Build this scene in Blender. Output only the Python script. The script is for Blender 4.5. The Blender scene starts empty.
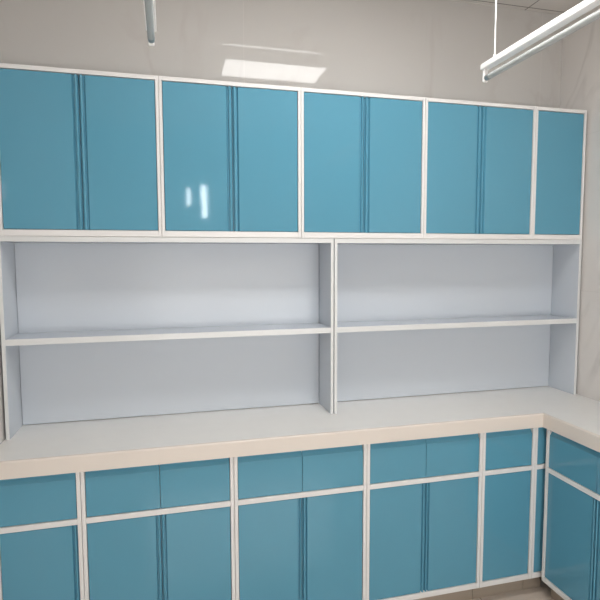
import bpy, bmesh, math, random
from mathutils import Vector, Matrix

PI = math.pi
scn = bpy.context.scene
COL = scn.collection
DZ = 0.05                      # floor offset
random.seed(4)

# ------------------------------------------------------------------ materials
def srgb(r, g, b):
    f = lambda c: (c/255/12.92) if c/255 <= .04045 else ((c/255+.055)/1.055)**2.4
    return (f(r), f(g), f(b), 1)

def new_mat(name):
    m = bpy.data.materials.new(name); m.use_nodes = True
    nt = m.node_tree; nt.nodes.clear()
    out = nt.nodes.new('ShaderNodeOutputMaterial')
    b = nt.nodes.new('ShaderNodeBsdfPrincipled')
    nt.links.new(b.outputs[0], out.inputs[0])
    return m, nt, b

def gloss_mat(name, col, rough=.15, spec=.4, var=.03, scale=3., bump=0., bscale=6., metallic=0., stretch=None, coat=0.):
    """plain painted / laminated surface with a faint uneven tone and a slight waviness"""
    m, nt, b = new_mat(name)
    tc = nt.nodes.new('ShaderNodeTexCoord')
    vec = tc.outputs['Object']
    if stretch:
        mp = nt.nodes.new('ShaderNodeMapping'); mp.inputs['Scale'].default_value = stretch
        nt.links.new(vec, mp.inputs[0]); vec = mp.outputs[0]
    n = nt.nodes.new('ShaderNodeTexNoise'); n.inputs['Scale'].default_value = scale
    n.inputs['Detail'].default_value = 4
    nt.links.new(vec, n.inputs['Vector'])
    mx = nt.nodes.new('ShaderNodeMix'); mx.data_type = 'RGBA'
    lo = [max(0, c*(1-var)) for c in col[:3]] + [1]; hi = [min(1, c*(1+var)) for c in col[:3]] + [1]
    mx.inputs[6].default_value = lo; mx.inputs[7].default_value = hi
    nt.links.new(n.outputs[0], mx.inputs[0]); nt.links.new(mx.outputs[2], b.inputs['Base Color'])
    b.inputs['Roughness'].default_value = rough
    b.inputs['Specular IOR Level'].default_value = spec
    b.inputs['Metallic'].default_value = metallic
    b.inputs['Coat Weight'].default_value = coat
    if bump:
        n2 = nt.nodes.new('ShaderNodeTexNoise'); n2.inputs['Scale'].default_value = bscale
        n2.inputs['Detail'].default_value = 1
        nt.links.new(vec, n2.inputs['Vector'])
        bp = nt.nodes.new('ShaderNodeBump'); bp.inputs['Strength'].default_value = bump
        bp.inputs['Distance'].default_value = .01
        nt.links.new(n2.outputs[0], bp.inputs['Height']); nt.links.new(bp.outputs[0], b.inputs['Normal'])
    return m

def tile_mat(name, col, vein, grout, axes, size, origin, rough=.03, spec=.18, gw=.0014, vscale=1.3):
    """polished stone tiles: faint diagonal veins and hairline joints"""
    m, nt, b = new_mat(name)
    L = nt.links
    tc = nt.nodes.new('ShaderNodeTexCoord')
    n = nt.nodes.new('ShaderNodeTexNoise'); n.inputs['Scale'].default_value = vscale
    n.inputs['Detail'].default_value = 6; n.inputs['Distortion'].default_value = 1.6
    mp = nt.nodes.new('ShaderNodeMapping'); mp.inputs['Rotation'].default_value = (.5, .9, .4)
    mp.inputs['Scale'].default_value = (1., 1., .55)
    L.new(tc.outputs['Object'], mp.inputs[0]); L.new(mp.outputs[0], n.inputs['Vector'])
    # veins: thin band around noise = .5
    s = nt.nodes.new('ShaderNodeMath'); s.operation = 'SUBTRACT'; s.inputs[1].default_value = .5
    L.new(n.outputs[0], s.inputs[0])
    a = nt.nodes.new('ShaderNodeMath'); a.operation = 'ABSOLUTE'; L.new(s.outputs[0], a.inputs[0])
    r = nt.nodes.new('ShaderNodeMapRange'); r.inputs[1].default_value = 0; r.inputs[2].default_value = .03
    r.inputs[3].default_value = 1; r.inputs[4].default_value = 0
    L.new(a.outputs[0], r.inputs[0])
    n2 = nt.nodes.new('ShaderNodeTexNoise'); n2.inputs['Scale'].default_value = 2.2; n2.inputs['Detail'].default_value = 3
    L.new(tc.outputs['Object'], n2.inputs['Vector'])
    r2 = nt.nodes.new('ShaderNodeMapRange'); r2.inputs[1].default_value = .45; r2.inputs[2].default_value = .7
    L.new(n2.outputs[0], r2.inputs[0])
    mu = nt.nodes.new('ShaderNodeMath'); mu.operation = 'MULTIPLY'; L.new(r.outputs[0], mu.inputs[0]); L.new(r2.outputs[0], mu.inputs[1])
    mx = nt.nodes.new('ShaderNodeMix'); mx.data_type = 'RGBA'
    mx.inputs[6].default_value = col; mx.inputs[7].default_value = vein
    L.new(mu.outputs[0], mx.inputs[0])
    # joints
    sp = nt.nodes.new('ShaderNodeSeparateXYZ'); L.new(tc.outputs['Object'], sp.inputs[0])
    masks = []
    for ax, sz, og in zip(axes, size, origin):
        ad = nt.nodes.new('ShaderNodeMath'); ad.operation = 'SUBTRACT'; ad.inputs[1].default_value = og - sz/2
        L.new(sp.outputs[ax], ad.inputs[0])
        fm = nt.nodes.new('ShaderNodeMath'); fm.operation = 'FLOORED_MODULO'; fm.inputs[1].default_value = sz
        L.new(ad.outputs[0], fm.inputs[0])
        sb = nt.nodes.new('ShaderNodeMath'); sb.operation = 'SUBTRACT'; sb.inputs[1].default_value = sz/2
        L.new(fm.outputs[0], sb.inputs[0])
        ab = nt.nodes.new('ShaderNodeMath'); ab.operation = 'ABSOLUTE'; L.new(sb.outputs[0], ab.inputs[0])
        lt = nt.nodes.new('ShaderNodeMath'); lt.operation = 'LESS_THAN'; lt.inputs[1].default_value = gw
        L.new(ab.outputs[0], lt.inputs[0]); masks.append(lt.outputs[0])
    mm = nt.nodes.new('ShaderNodeMath'); mm.operation = 'MAXIMUM'; L.new(masks[0], mm.inputs[0]); L.new(masks[1], mm.inputs[1])
    m2 = nt.nodes.new('ShaderNodeMix'); m2.data_type = 'RGBA'; m2.inputs[7].default_value = grout
    L.new(mm.outputs[0], m2.inputs[0]); L.new(mx.outputs[2], m2.inputs[6]); L.new(m2.outputs[2], b.inputs['Base Color'])
    b.inputs['Roughness'].default_value = rough
    b.inputs['Specular IOR Level'].default_value = spec
    return m

def emit_mat(name, col, strength):
    m = bpy.data.materials.new(name); m.use_nodes = True
    nt = m.node_tree; nt.nodes.clear()
    out = nt.nodes.new('ShaderNodeOutputMaterial'); e = nt.nodes.new('ShaderNodeEmission')
    e.inputs[0].default_value = col; e.inputs[1].default_value = strength
    nt.links.new(e.outputs[0], out.inputs[0]); return m

M = {}
M['teal'] = gloss_mat('teal_laminate', srgb(89, 148, 171), rough=.055, spec=.45, var=.02, bump=.05, bscale=5)
M['teal_pull'] = gloss_mat('teal_profile', srgb(90, 151, 175), rough=.18, spec=.5, var=.02)
M['alu'] = gloss_mat('white_aluminium_profile', srgb(224, 222, 220), rough=.3, spec=.4, var=.02)
M['board'] = gloss_mat('white_laminate_board', srgb(196, 202, 209), rough=.2, spec=.18, var=.012, bump=.03, bscale=3)
M['edge'] = gloss_mat('white_edge_band', srgb(214, 215, 214), rough=.3, spec=.4, var=.015)
M['stone'] = gloss_mat('white_stone_worktop', srgb(230, 229, 226), rough=.3, spec=.3, var=.03, scale=14)
M['stone_edge'] = gloss_mat('beige_worktop_edge', srgb(219, 210, 201), rough=.35, spec=.3, var=.02, scale=9)
M['kick'] = gloss_mat('brushed_kickboard', srgb(168, 156, 142), rough=.28, spec=.5, var=.08, scale=4, stretch=(1, 1, 14), metallic=.25)
M['wall'] = tile_mat('polished_wall_tile', srgb(191, 188, 184), srgb(184, 179, 175), srgb(198, 194, 190), (0, 2), (1.6, .8), (1.0, 2.2+DZ))
M['wall_side'] = tile_mat('polished_side_wall_tile', srgb(212, 208, 204), srgb(190, 185, 181), srgb(204, 200, 196), (1, 2), (1.6, .8), (-.8, 2.2+DZ))
M['floor'] = tile_mat('floor_tile', srgb(206, 194, 182), srgb(188, 174, 160), srgb(150, 140, 130), (0, 1), (.6, .6), (2.05, -.52), rough=.12, spec=.4, gw=.002)
M['ceil'] = tile_mat('ceiling_panel', srgb(214, 210, 206), srgb(214, 210, 206), srgb(120, 116, 112), (0, 1), (.73, .33), (1.03, -1.0), rough=.5, spec=.3, gw=.003)
M['lampwhite'] = gloss_mat('white_enamel', srgb(240, 238, 236), rough=.3, spec=.5, var=.01)
M['tube'] = gloss_mat('unlit_tube_glass', srgb(176, 178, 176), rough=.25, spec=.2, var=.02)
M['cap'] = gloss_mat('tube_end_metal', srgb(140, 144, 144), rough=.35, spec=.5, var=.04, metallic=.6)
M['steel'] = gloss_mat('rod_white', srgb(232, 230, 228), rough=.3, spec=.5, var=.01)
M['panel'] = emit_mat('light_panel_diffuser', (1, .985, .965, 1), 13.6)
M['rear_fill'] = emit_mat('rear_fill_glow', (1, .99, .978, 1), 3.5)  # added fill glow behind the camera, brightens the lower doors
M['wall_rear'] = gloss_mat('painted_rear_wall', srgb(206, 200, 194), rough=.5, spec=.3, var=.015)
M['strip'] = emit_mat('reflection_strip_glow', (1, .985, .965, 1), 11.0)
M['pane'] = emit_mat('window_daylight', (.93, .97, 1, 1), 12.0)

# ------------------------------------------------------------------ mesh helpers
class MB:
    def __init__(self): self.bm = bmesh.new()
    def box(self, x0, x1, y0, y1, z0, z1, bev=0., seg=2):
        t = bmesh.new()
        bmesh.ops.create_cube(t, size=1)
        for v in t.verts:
            v.co = Vector(((x0+x1)/2+v.co.x*(x1-x0), (y0+y1)/2+v.co.y*(y1-y0), (z0+z1)/2+v.co.z*(z1-z0)))
        if bev: bmesh.ops.bevel(t, geom=t.edges[:], offset=bev, segments=seg, profile=.5, affect='EDGES')
        self.merge(t); return self
    def merge(self, t):
        me = bpy.data.meshes.new('tmp'); t.to_mesh(me); t.free()
        self.bm.from_mesh(me); bpy.data.meshes.remove(me)
    def prism(self, pts, axis, a0, a1):
        """closed outline extruded along an axis: pts are (u,v) in the two other axes in xyz order"""
        def P(u, v, a):
            return {'x': (a, u, v), 'y': (u, a, v), 'z': (u, v, a)}[axis]
        t = bmesh.new()
        A = [t.verts.new(P(u, v, a0)) for u, v in pts]; B = [t.verts.new(P(u, v, a1)) for u, v in pts]
        n = len(pts)
        t.faces.new(A); t.faces.new(B[::-1])
        for i in range(n): t.faces.new([A[i], B[i], B[(i+1) % n], A[(i+1) % n]])
        bmesh.ops.recalc_face_normals(t, faces=t.faces[:])
        self.merge(t); return self
    def cyl(self, p0, p1, r, seg=16, bev=0.):
        p0, p1 = Vector(p0), Vector(p1); d = p1-p0
        t = bmesh.new()
        bmesh.ops.create_cone(t, cap_ends=True, segments=seg, radius1=r, radius2=r, depth=d.length)
        if bev:
            ed = [e for e in t.edges if abs(e.verts[0].co.z-e.verts[1].co.z) < 1e-6]
            bmesh.ops.bevel(t, geom=ed, offset=bev, segments=2, profile=.5, affect='EDGES')
        bmesh.ops.transform(t, matrix=Matrix.Translation((p0+p1)/2) @ d.to_track_quat('Z', 'Y').to_matrix().to_4x4(), verts=t.verts[:])
        self.merge(t); return self
    def build(self, name, m, parent=None, smooth=False):
        me = bpy.data.meshes.new(name); self.bm.to_mesh(me); self.bm.free()
        if smooth:
            for p in me.polygons: p.use_smooth = True
        me.materials.append(m)
        o = bpy.data.objects.new(name, me); COL.objects.link(o)
        if parent: o.parent = parent
        if smooth:
            md = o.modifiers.new('edge_split', 'EDGE_SPLIT'); md.split_angle = .7
        return o

def thing(name, label, cat, loc, rotz=0., group=None):
    o = bpy.data.objects.new(name, None); COL.objects.link(o)
    o.empty_display_size = .05
    o.location = loc; o.rotation_euler = (0, 0, rotz)
    o['label'] = label; o['category'] = cat
    if group: o['group'] = group
    return o

def struct(name, mb, m, parent=None):
    o = mb.build(name, m, parent)
    o['kind'] = 'structure'
    return o

# ------------------------------------------------------------------ the room
XL, XR, YB, YR, ZC = -.015, 2.7285, .0195, -3.6, 2.873+DZ
T = .1
struct('floor', MB().box(XL-T, XR+T, YR-T, YB+T, -T, 0), M['floor'])
struct('ceiling', MB().box(XL-T, XR+T, YR-T, YB+T, ZC, ZC+T), M['ceil'])
struct('wall_back', MB().box(XL-T, XR+T, YB, YB+T, 0, ZC), M['wall'])
struct('wall_left', MB().box(XL-T, XL, YR, YB, 0, ZC), M['wall_side'])
struct('wall_right', MB().box(XR, XR+T, YR, YB, 0, ZC), M['wall_side'])
# rear wall (behind the camera): one wide glowing pane added as fill, and two slim daylight lights above it
W = [(.35, 2.35, .70, 1.74), (1.0, 1.075, 2.0+DZ, 2.37+DZ), (.845, .895, 2.13+DZ, 2.33+DZ)]
xs = sorted({XL, XR, *[q for v in W for q in v[:2]]}); zs = sorted({0, ZC, *[q for v in W for q in v[2:]]})
mb = MB()
for xa, xb in zip(xs, xs[1:]):
    for za, zb_ in zip(zs, zs[1:]):
        if not any(v[0] <= xa and xb <= v[1] and v[2] <= za and zb_ <= v[3] for v in W):
            mb.box(xa, xb, YR-T, YR, za, zb_)
struct('wall_rear', mb, M['wall_rear'])
for i, (x0, x1, z0, z1) in enumerate(W):
    p = struct('window_%d' % (i+1), MB().box(x0, x1, YR-.06, YR-.05, z0, z1), M['pane' if i else 'rear_fill'])
    f = MB(); b = .008 if i else .03
    f.box(x0, x0+b, YR-.049, YR-.01, z0, z1); f.box(x1-b, x1, YR-.049, YR-.01, z0, z1)
    f.box(x0+b, x1-b, YR-.049, YR-.01, z0, z0+b); f.box(x0+b, x1-b, YR-.049, YR-.01, z1-b, z1)
    if not i: f.box((x0+x1)/2-b/2, (x0+x1)/2+b/2, YR-.049, YR-.01, z0+b, z1-b)
    f.build('window_frame', M['alu'], p)

# ------------------------------------------------------------------ cabinets
PULL = .024
def pull_profile(xe, side, yf, k):
    """cross-section (x,y) of the finger-pull strip along a door edge; side=+1: right edge at xe, -1: left edge"""
    s = -side
    P = [(0, .014), (0, .011), (.004, .011), (.0045, .001), (.006, -.001), (.0085, -.002), (.011, -.001), (.0135, .001), (.014, .010),
         (.0195, .010), (PULL, .0005), (PULL, .014)]
    pts = [(xe+s*u*k, yf+v) for u, v in P]
    return pts

def fronts(root, d, x0, x1, z0, z1, n, pulls, k=1.):
    """n doors side by side in one opening; pulls: for each door -1 / +1 / 0 side of its finger-pull"""
    g = .0022; yf = -d+.004
    w = (x1-x0-g*(n+1))/n
    for i in range(n):
        a = x0+g+i*(w+g); b = a+w
        p = pulls[i]
        sa, sb = a + (PULL*k if p < 0 else 0), b - (PULL*k if p > 0 else 0)
        dr = MB().box(sa, sb, yf, yf+.014, z0+g, z1-g, .0012).build('door', M['teal'], root)
        if p:
            MB().prism(pull_profile(b if p > 0 else a, p, yf, k), 'z', z0+g, z1-g).build('door_pull', M['teal_pull'], dr)

def drawers(root, d, x0, x1, z0, z1, n):
    g = .0022; yf = -d+.004
    w = (x1-x0-g*(n-1)-2*g)/n
    for i in range(n):
        a = x0+g+i*(w+g); b = a+w
        # front with a finger lip sloping back along its top edge
        pts = [(yf+.016, z0+g), (yf+.001, z0+g), (yf, z0+g+.001), (yf, z1-.028), (yf+.0115, z1-.012), (yf+.012, z1-.004), (yf+.016, z1-.004)]
        MB().prism(pts, 'x', a, b).build('drawer', M['teal'], root)

def cabinet(name, label, group, cat, loc, w, h, d, fr, n, pulls, rail=None, ndr=0, kick=0., rotz=0., door_mat=None):
    """loc: left / wall / bottom corner; local front faces -y. fr = (left, right, bottom, top) frame widths"""
    root = thing(name, label, cat, loc, rotz, group)
    l, r, b, t = fr
    k = kick
    cm = MB(); e = .012; yb = -.002
    cm.box(.002, .002+e, -d+.021, yb, k, h); cm.box(w-.002-e, w-.002, -d+.021, yb, k, h)
    cm.box(.002+e, w-.002-e, -d+.021, yb, k, k+e); cm.box(.002+e, w-.002-e, -d+.021, yb, h-e, h)
    cm.box(.002+e, w-.002-e, yb-.006, yb, k+e, h-e)
    cm.build('carcass', M['board'], root)
    fm = MB(); y0, y1 = -d, -d+.02; bv = .0012
    fm.box(.0006, l, y0, y1, k, h, bv); fm.box(w-r, w-.0006, y0, y1, k, h, bv)
    fm.box(l, w-r, y0+.0003, y1, k, k+b, bv)
    if t: fm.box(l, w-r, y0+.0003, y1, h-t, h, bv)
    if rail: fm.box(l, w-r, y0+.0003, y1, rail[0], rail[1], bv)
    fm.build('frame', M['alu'], root)
    top = h-t if t else h-.003
    if rail:
        fronts(root, d, l, w-r, k+b, rail[0], n, pulls, .78)
        drawers(root, d, l, w-r, rail[1], top, ndr)
    else:
        fronts(root, d, l, w-r, k+b, top, n, pulls)
    if kick:
        MB().box(.001, w-.001, -d+.055, -d+.067, 0, k-.0005, .001).build('kickboard', M['kick'], root)
    return root

YW = .019       # rear face of everything that hangs on / stands against the back wall
# wall cabinets ---------------------------------------------------------------
zub, zut = 1.6644+DZ, 2.3165+DZ
DU = .19
ux = [.006, .617, 1.217, 1.8155, 2.4155, 2.7155]
fu = (.0128, .0128, .025, .0165)
GU = 'teal wall cabinets in a row under the ceiling'
labs = ['teal two-door wall cabinet against the left wall, first of the upper row',
        'teal two-door wall cabinet with a streaked light reflection on its left door',
        'teal two-door wall cabinet in the middle of the upper row, third from the left wall',
        'teal two-door wall cabinet beside the single-door one, below the lamp on a rod',
        'narrow single-door teal wall cabinet at the right end, against the right wall']
for i in range(5):
    w = ux[i+1]-ux[i]-.0004
    n = 1 if i == 4 else 2
    cabinet('wall_cabinet', labs[i], GU, 'cabinet', (ux[i], YW, zub), w, zut-zub, DU+YW, fu, n, [1, -1] if n == 2 else [0])

# open shelf units standing on the worktop ------------------------------------------
ZCT = .85+DZ
ztop = 1.6635+DZ; zsb = 1.6425+DZ; zst, zsm = 1.2558+DZ, 1.2312+DZ
DS = .187
def shelf_unit(label, x0, x1):
    root = thing('open_shelf_unit', label, 'shelf unit', (x0, YW, ZCT+.0005), 0, 'open white shelf units on the worktop')
    w = x1-x0; d = DS+YW; e = .0135; h = ztop-ZCT-.0005
    for a in (0, w-e):
        s = MB().box(a, a+e, -d+.002, -.001, 0, h).build('side_panel', M['board'], root)
        MB().box(a, a+e, -d, -d+.0018, 0, h, .0006).build('edge_band', M['edge'], s)
    MB().box(e+.002, w-e-.002, -YW+.001, -.001, .0025, h-.022).build('back_panel', M['board'], root)
    tp = MB().box(e, w-e, -d+.002, -.001, h-.021, h).build('top_panel', M['board'], root)
    MB().box(e, w-e, -d, -d+.0018, h-.021, h, .0006).build('edge_band', M['edge'], tp)
    z0, z1 = zsm-ZCT-.0005, zst-ZCT-.0005
    sh = MB().box(e+.0005, w-e-.0005, -d+.003, -YW+.0005, z0, z1).build('shelf', M['board'], root)
    MB().box(e+.0005, w-e-.0005, -d+.001, -d+.0028, z0, z1, .0006).build('edge_band', M['edge'], sh)
    return root
S0, S1, S2 = -.006, 1.3716, 2.7178
shelf_unit('open white shelf unit with one shelf, left of the double upright, against the left wall', S0, S1-.002)
shelf_unit('open white shelf unit with one shelf, right of the double upright, against the right wall', S1+.002, S2)

# worktop --------------------------------------------------------------------
DC, ZCB = .4304, .787+DZ
XRC = 2.316; YE = -1.031
ET = .012
def slab(out, z0, z1, fronts_, bev):
    t = bmesh.new()
    A = [t.verts.new((x, y, z0)) for x, y in out]; B = [t.verts.new((x, y, z1)) for x, y in out]
    t.faces.new(A); t.faces.new(B)
    n = len(out)
    for i in range(n): t.faces.new([A[i], B[i], B[(i+1) % n], A[(i+1) % n]])
    bmesh.ops.recalc_face_normals(t, faces=t.faces[:])
    ed = [e for e in t.edges if abs(e.verts[0].co.z-e.verts[1].co.z) < 1e-6 and e.verts[0].co.z > (z0+z1)/2
          and fronts_(e.verts[0].co, e.verts[1].co)]
    if bev: bmesh.ops.bevel(t, geom=ed, offset=bev, segments=4, profile=.5, affect='EDGES')
    mb = MB(); mb.merge(t); return mb
isf = lambda a, b: all(abs(c.y+DC) < 1e-5 for c in (a, b)) or all(abs(c.x-XRC) < 1e-5 for c in (a, b))
xl, yb = XL+.001, YB-.0005
wt = slab([(xl, yb), (xl, -DC+ET), (XRC+ET, -DC+ET), (XRC+ET, YE), (XR-.0005, YE), (XR-.0005, yb)], ZCB, ZCT, isf, 0).build('worktop', M['stone'])
slab([(xl, -DC+ET+.0001), (xl, -DC), (XRC, -DC), (XRC, YE), (XRC+ET-.0001, YE), (XRC+ET-.0001, -DC+ET+.0001)][::-1], ZCB-.002, ZCT, isf, .007).build('front_edge', M['stone_edge'], wt)
wt['label'] = 'long white L-shaped worktop with beige front edge lying on the base cabinets'; wt['category'] = 'worktop'

# base cabinets ----------------------------------------------------------------
DB = .4184
bx = [.005, .3021, .8759, 1.4458, 2.0092, 2.2889]
kz = .0542-.0125+DZ
hB = ZCB-.0025
rail = (.5887-.0108+DZ, .5887+.0108+DZ)
fb = (.0148, .0148, .025, 0)
GB = 'teal base cabinets under the worktop'
labs = ['narrow single-door teal base cabinet with one drawer, against the left wall',
        'teal two-door base cabinet with two drawers, beside the narrow one at the left wall',
        'teal two-door base cabinet with two drawers, in the middle below the double shelf upright',
        'teal two-door base cabinet with two drawers, beside the narrow one near the corner',
        'narrow single-door teal base cabinet with one drawer, next to the inner corner']
for i in range(5):
    w = bx[i+1]-bx[i]-.0004
    n = 2 if i in (1, 2, 3) else 1
    cabinet('base_cabinet', labs[i], GB, 'cabinet', (bx[i], YW, 0), w, hB, DB+YW, fb, n,
            [1, -1] if n == 2 else ([1] if i == 0 else [0]), rail, n, kz)
# blind corner filler between the two runs
XF = 2.328
fl = thing('corner_filler', 'slim teal filler panel with white cross rail in the inner corner under the worktop', 'panel', (bx[5], -DB, 0))
w = XF-bx[5]+.03
f = MB().box(.0006, .0125, 0, .02, kz, hB, .0012)
f.box(.0125, w, .0003, .02, rail[0], rail[1], .0012).box(.0125, w, .0003, .02, kz, kz+.025, .0012)
f.build('frame', M['alu'], fl)
MB().box(.0145, w, .004, .018, rail[1]+.002, hB-.003, .001).build('upper_panel', M['teal'], fl)
MB().box(.0145, w, .004, .018, kz+.027, rail[0]-.002, .001).build('lower_panel', M['teal'], fl)
MB().box(.001, w+.03, .055, .067, 0, kz-.001).build('kickboard', M['kick'], fl)
# return run along the right wall
w = .59
cabinet('base_cabinet', 'teal two-door base cabinet with two drawers along the right wall, turned to face left', GB, 'cabinet',
        (XR-.0005, -.440, 0), w, hB, XR-.0005-XF, (.016, .0148, .025, 0), 2, [1, -1], rail, 2, kz, rotz=-PI/2)

# ------------------------------------------------------------------ lights
# flat recessed panel in the ceiling
pl = thing('ceiling_light', 'lit flat ceiling panel light seen as a bright reflection in the wall above the cabinets', 'light', (1.375, -1.157, ZC))
a, b = .341, .158; q = .016
fr = MB().box(-a-q, a+q, -b-q, -b, -.012, 0, .002).box(-a-q, a+q, b, b+q, -.012, 0, .002)
fr.box(-a-q, -a, -b, b, -.012, 0, .002).box(a, a+q, -b, b, -.012, 0, .002)
fr.build('light_frame', M['alu'], pl)
MB().box(-a+.0005, a-.0005, -b+.0005, b-.0005, -.009, -.001).build('diffuser', M['panel'], pl)

# fine glowing strip added for the bright line it reflects in the tile
st = thing('added_reflection_strip', 'fine glowing strip added to the ceiling, reflected as a thin bright line in the wall tile', 'light', (1.30, -.772, ZC))
MB().box(-.31, .31, -.012, -.005, -.008, 0).box(-.31, .31, .005, .012, -.008, 0).build('light_frame', M['alu'], st)
MB().box(-.31, .31, -.0048, .0048, -.011, -.0005).build('diffuser', M['strip'], st)

def tube_lamp(label, x, yend, z, rods):
    """slim batten hung on rods, bare unlit tube below; yend = end nearest the cabinets"""
    L = 1.24
    hh = ZC-z+.018
    root = thing('fluorescent_lamp', label, 'lamp', (x, yend, z-.018), 0, 'hanging tube lamps')
    pts = [(-.015, -.001), (.015, -.001), (.016, .003), (.016, .016), (.012, .021), (-.012, .021), (-.016, .016), (-.016, .003)]
    MB().prism(pts, 'y', -L, 0).build('housing', M['lampwhite'], root)
    zt = -.034
    tb = MB().cyl((0, -.040, zt), (0, -L+.040, zt), .0105, 20).build('tube', M['tube'], root, smooth=True)
    for y0, y1 in ((-.016, -.040), (-L+.016, -L+.040)):
        MB().cyl((0, y0, zt), (0, y1, zt), .011, 20, .002).build('end_cap', M['cap'], tb, smooth=True)
    for y0 in (-.0145, -L+.0025):
        MB().box(-.009, .009, y0, y0+.012, -.048, -.0005, .003).build('lamp_holder', M['lampwhite'], root)
    for ry in rods:
        r = MB().cyl((0, ry, .021), (0, ry, hh-.012), .0028, 10)
        r.cyl((0, ry, .021), (0, ry, .033), .006, 12)
        r.cyl((0, ry, hh*.42), (0, ry, hh*.42+.02), .0042, 10)
        r.cyl((0, ry, hh-.012), (0, ry, hh), .022, 16, .003)
        r.build('hanging_rod', M['steel'], root, smooth=True)
    return root
tube_lamp('slim white tube lamp hanging on a rod at the upper right, above the single-door cabinet', 1.815, -.65, 2.3+DZ, (-.065, -1.13))
tube_lamp('unlit tube lamp at the upper left, its underside seen above the wall cabinets', .603, -.70, 2.3+DZ, (-.45, -1.13))

# ------------------------------------------------------------------ world, camera
w = bpy.data.worlds.new('world'); scn.world = w; w.use_nodes = True
w.node_tree.nodes['Background'].inputs[0].default_value = (.8, .85, .9, 1)
w.node_tree.nodes['Background'].inputs[1].default_value = .3

cam = bpy.data.cameras.new('camera'); co = bpy.data.objects.new('camera', cam); COL.objects.link(co)
yaw, pitch, roll, F = .25, -.0792, -.0031, 519.3342
f = Vector((math.sin(yaw)*math.cos(pitch), math.cos(yaw)*math.cos(pitch), math.sin(pitch)))
r = Vector((math.cos(yaw), -math.sin(yaw), 0)); u = r.cross(f)
c, s = math.cos(roll), math.sin(roll)
r, u = c*r+s*u, c*u-s*r
co.matrix_world = Matrix(((r.x, u.x, -f.x, .6342), (r.y, u.y, -f.y, -2.4442), (r.z, u.z, -f.z, 1.5715+DZ), (0, 0, 0, 1)))
cam.sensor_width = 36; cam.sensor_fit = 'HORIZONTAL'; cam.lens = F/600*36
cam.clip_start = .02
scn.camera = co

vs = scn.view_settings
scn.display_settings.display_device = 'sRGB'
vs.view_transform = 'Standard'; vs.look = 'None'; vs.gamma = 1.0; vs.use_curve_mapping = False
vs.exposure = 1.1
scn.cycles.use_denoising = True
scn.cycles.max_bounces = 16; scn.cycles.diffuse_bounces = 10; scn.cycles.glossy_bounces = 6
scn.cycles.sample_clamp_indirect = 10
